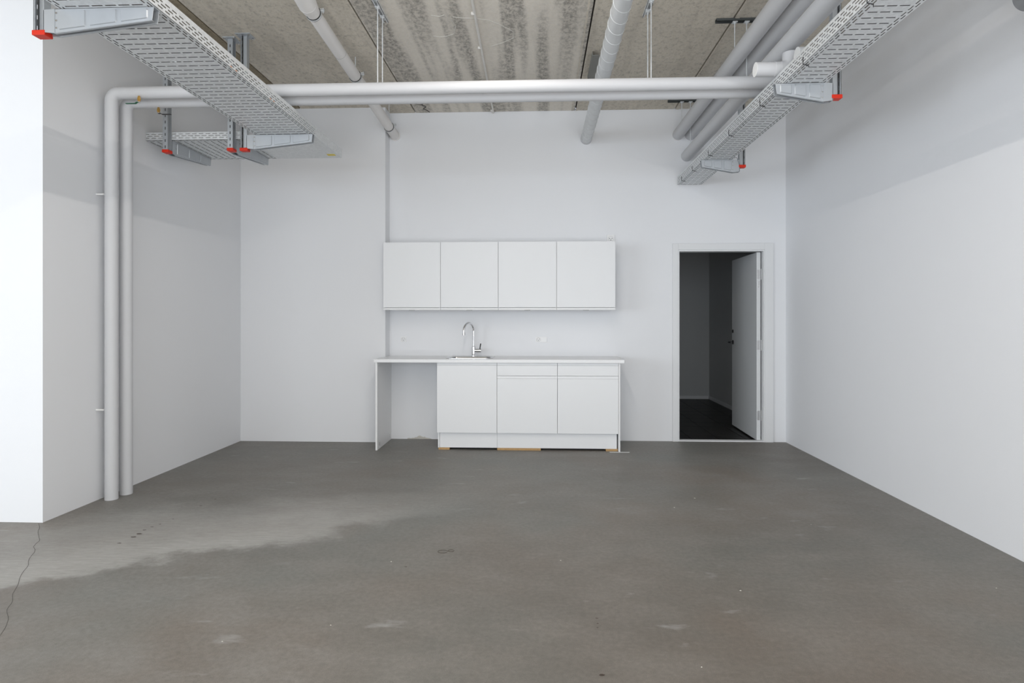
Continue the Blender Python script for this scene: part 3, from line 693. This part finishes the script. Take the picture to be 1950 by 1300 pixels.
# ------------------------------------------------------------------ hanging posts with arms
def post(loc, ang, L, hook_z, zbot, ztop, label, flip=1, gap=0.0):
    """origin at the post's foot; the arm runs along local +x; hook_z = height of the arm's top"""
    t = empty('tray_support', (loc[0], loc[1], zbot), ang, label=label, cat='bracket', group='hanging tray supports')
    t.rotation_euler = (0, 0, 0)
    ca, sa = math.cos(ang), math.sin(ang)
    def X(x, y, z): return (loc[0] + x * ca - y * sa, loc[1] + x * sa + y * ca, z)
    def xf(mb):
        mb.v = [X(*v) for v in mb.v]; return mb
    # I-section post: slotted near flange, web, far flange
    us = [-.021, -.0035, .0035, .021]; vs = [zbot]
    z = zbot + .03
    while z < ztop - .04: vs += [z, z + .022]; z += .05
    vs.append(ztop - .006)
    mb = MB()
    grid_plate(mb, us, vs, lambda u, v: not (abs(u) < .0035 and any(abs(v - (vs[k] + .011)) < .011 for k in range(1, len(vs) - 1, 2))), lambda u, v: X(0, u, v))
    po = mb.build('post_face', M['sheet'], t, solid=.003, rim=M['edge'])
    mb = MB().box(.012, -.0015, zbot, .048, .0015, ztop).box(.047, -.021, zbot, .050, .021, ztop).box(.0, -.021, zbot, .006, -.0185, ztop).box(.0, .0185, zbot, .006, .021, ztop)
    xf(mb).build('post', M['sheet'], t)
    xf(MB().box(.006, -.006, zbot, .012, .006, ztop - .006)).build('slot_shade_strip', M['edge'], t)  # dark strip added so the post slots read as shaded
    hp_ = MB().box(-.035, -.05, ztop - .006, .085, .05, ztop); xf(hp_).build('head_plate', M['sheet'], t, bevel=.001)
    for (x, y) in ((-.022, -.036), (.072, -.036), (-.022, .036), (.072, .036)): xf(MB().tube([(x, y, ztop - .016), (x, y, ztop - .006)], .008, 6)).build('anchor_bolt', M['steel'], t)
    cp = MB().box(-.007, -.026, zbot - .004, .057, .026, zbot + .020); xf(cp).build('end_cap', M['red'], t, bevel=.003)
    # arm root: clamping plate folded round the post
    x0 = .052; h0, h1_ = .114, .062
    rt = MB().prism([(x0 - .004, hook_z - .005), (x0 + .052, hook_z - .002), (x0 + .052, hook_z - h0 - .002), (x0 - .004, hook_z - h0 + .004)], 'y', -.024, -.0215)
    rt.prism([(x0 - .004, hook_z - .005), (x0 + .052, hook_z - .002), (x0 + .052, hook_z - h0 - .002), (x0 - .004, hook_z - h0 + .004)], 'y', .0215, .024)
    rt.box(x0 - .003, -.024, hook_z - h0 + .004, x0, .024, hook_z - .006)
    am = xf(rt).build('arm_root', M['sheet'], t)
    xa, xb = x0 + .050, x0 + L
    ar = MB(); yv = .022
    for s_ in (-1, 1):
        ar.prism([(xa, hook_z), (xb, hook_z), (xb - .008, hook_z - h1_), (xa, hook_z - h0)], 'y', s_ * yv, s_ * (yv - .0025))
        ar.prism([(xa, hook_z - h0), (xb - .008, hook_z - h1_), (xb - .008, hook_z - h1_ - .003), (xa, hook_z - h0 - .003)], 'y', s_ * yv, s_ * (yv - .013))
    ar.box(xa, -yv, hook_z - .003, xb, yv, hook_z)
    ao = xf(ar).build('arm', M['sheet'], t, bevel=.0006, seg=1)
    n = 3; seg_ = (xb - xa - .03) / n
    for k in range(n):
        for s_ in (-1, 1):
            u0 = xa + .020 + k * seg_; u1 = u0 + seg_ - .018
            zt_ = hook_z - .010; fb = lambda u: hook_z - h0 + (h0 - h1_) * (u - xa) / (xb - xa) + .010
            poly = []; r = .007
            cs_ = [(u0, zt_), (u1, zt_), (u1, fb(u1)), (u0, fb(u0))]
            for i in range(4):
                a = Vector(cs_[i - 1]); b_ = Vector(cs_[i]); c_ = Vector(cs_[(i + 1) % 4])
                da = (a - b_).normalized(); dc = (c_ - b_).normalized()
                for q in range(4):
                    th_ = q / 3; p0 = b_ + da * r * (1 - th_) ** 2 + dc * r * th_ ** 2; poly.append((p0.x, p0.y))
            cc = Vector((sum(p[0] for p in poly) / len(poly), sum(p[1] for p in poly) / len(poly)))
            inn = [tuple(cc + (Vector(p) - cc) * (1 - .0045 / max((Vector(p) - cc).length, .02) * 1.0)) for p in poly]
            m2 = MB(); nn = len(poly)
            m2.add([(u, s_ * yv, v) for u, v in poly] + [(u, s_ * (yv + .005), v) for u, v in inn], [(i, (i + 1) % nn, nn + (i + 1) % nn, nn + i) for i in range(nn)] + [tuple(range(nn, 2 * nn))])
            xf(m2).build('pressed_panel', M['sheet'], ao)
    for dz in (.022, .057, .092): xf(MB().tube([(xa + .010, -yv - .003, hook_z - dz), (xa + .010, yv + .003, hook_z - dz)], .0045, 10)).build('rivet', M['steel'], ao)
    return t
ZL = 2.7838; ZR = 2.7588
post((-2.378, 2.79), 0, .530, ZL, 2.665, CZ, 'galvanised post and arm, red cap, nearest under wide left tray')
post((-2.366, 4.76), 0, .530, ZL, 2.660, CZ, 'galvanised post and arm, red cap, at far end of wide left tray')
post((-2.482, 4.800), PI / 2, .600, ZL, 2.678, CZ, 'galvanised post with slotted face, middle of three, under corner tray')
post((-3.018, 4.800), PI / 2, .600, ZL, 2.672, CZ, 'galvanised post with slotted face close to left wall, behind valve lever')
post((1.832, 3.80), PI, .340, ZR, 2.665, CZ, 'galvanised post and arm with red cap, nearer one under right tray')
post((1.858, 5.60), PI, .340, ZR, 2.690, CZ, 'galvanised post and arm with red cap, farther one under right tray')
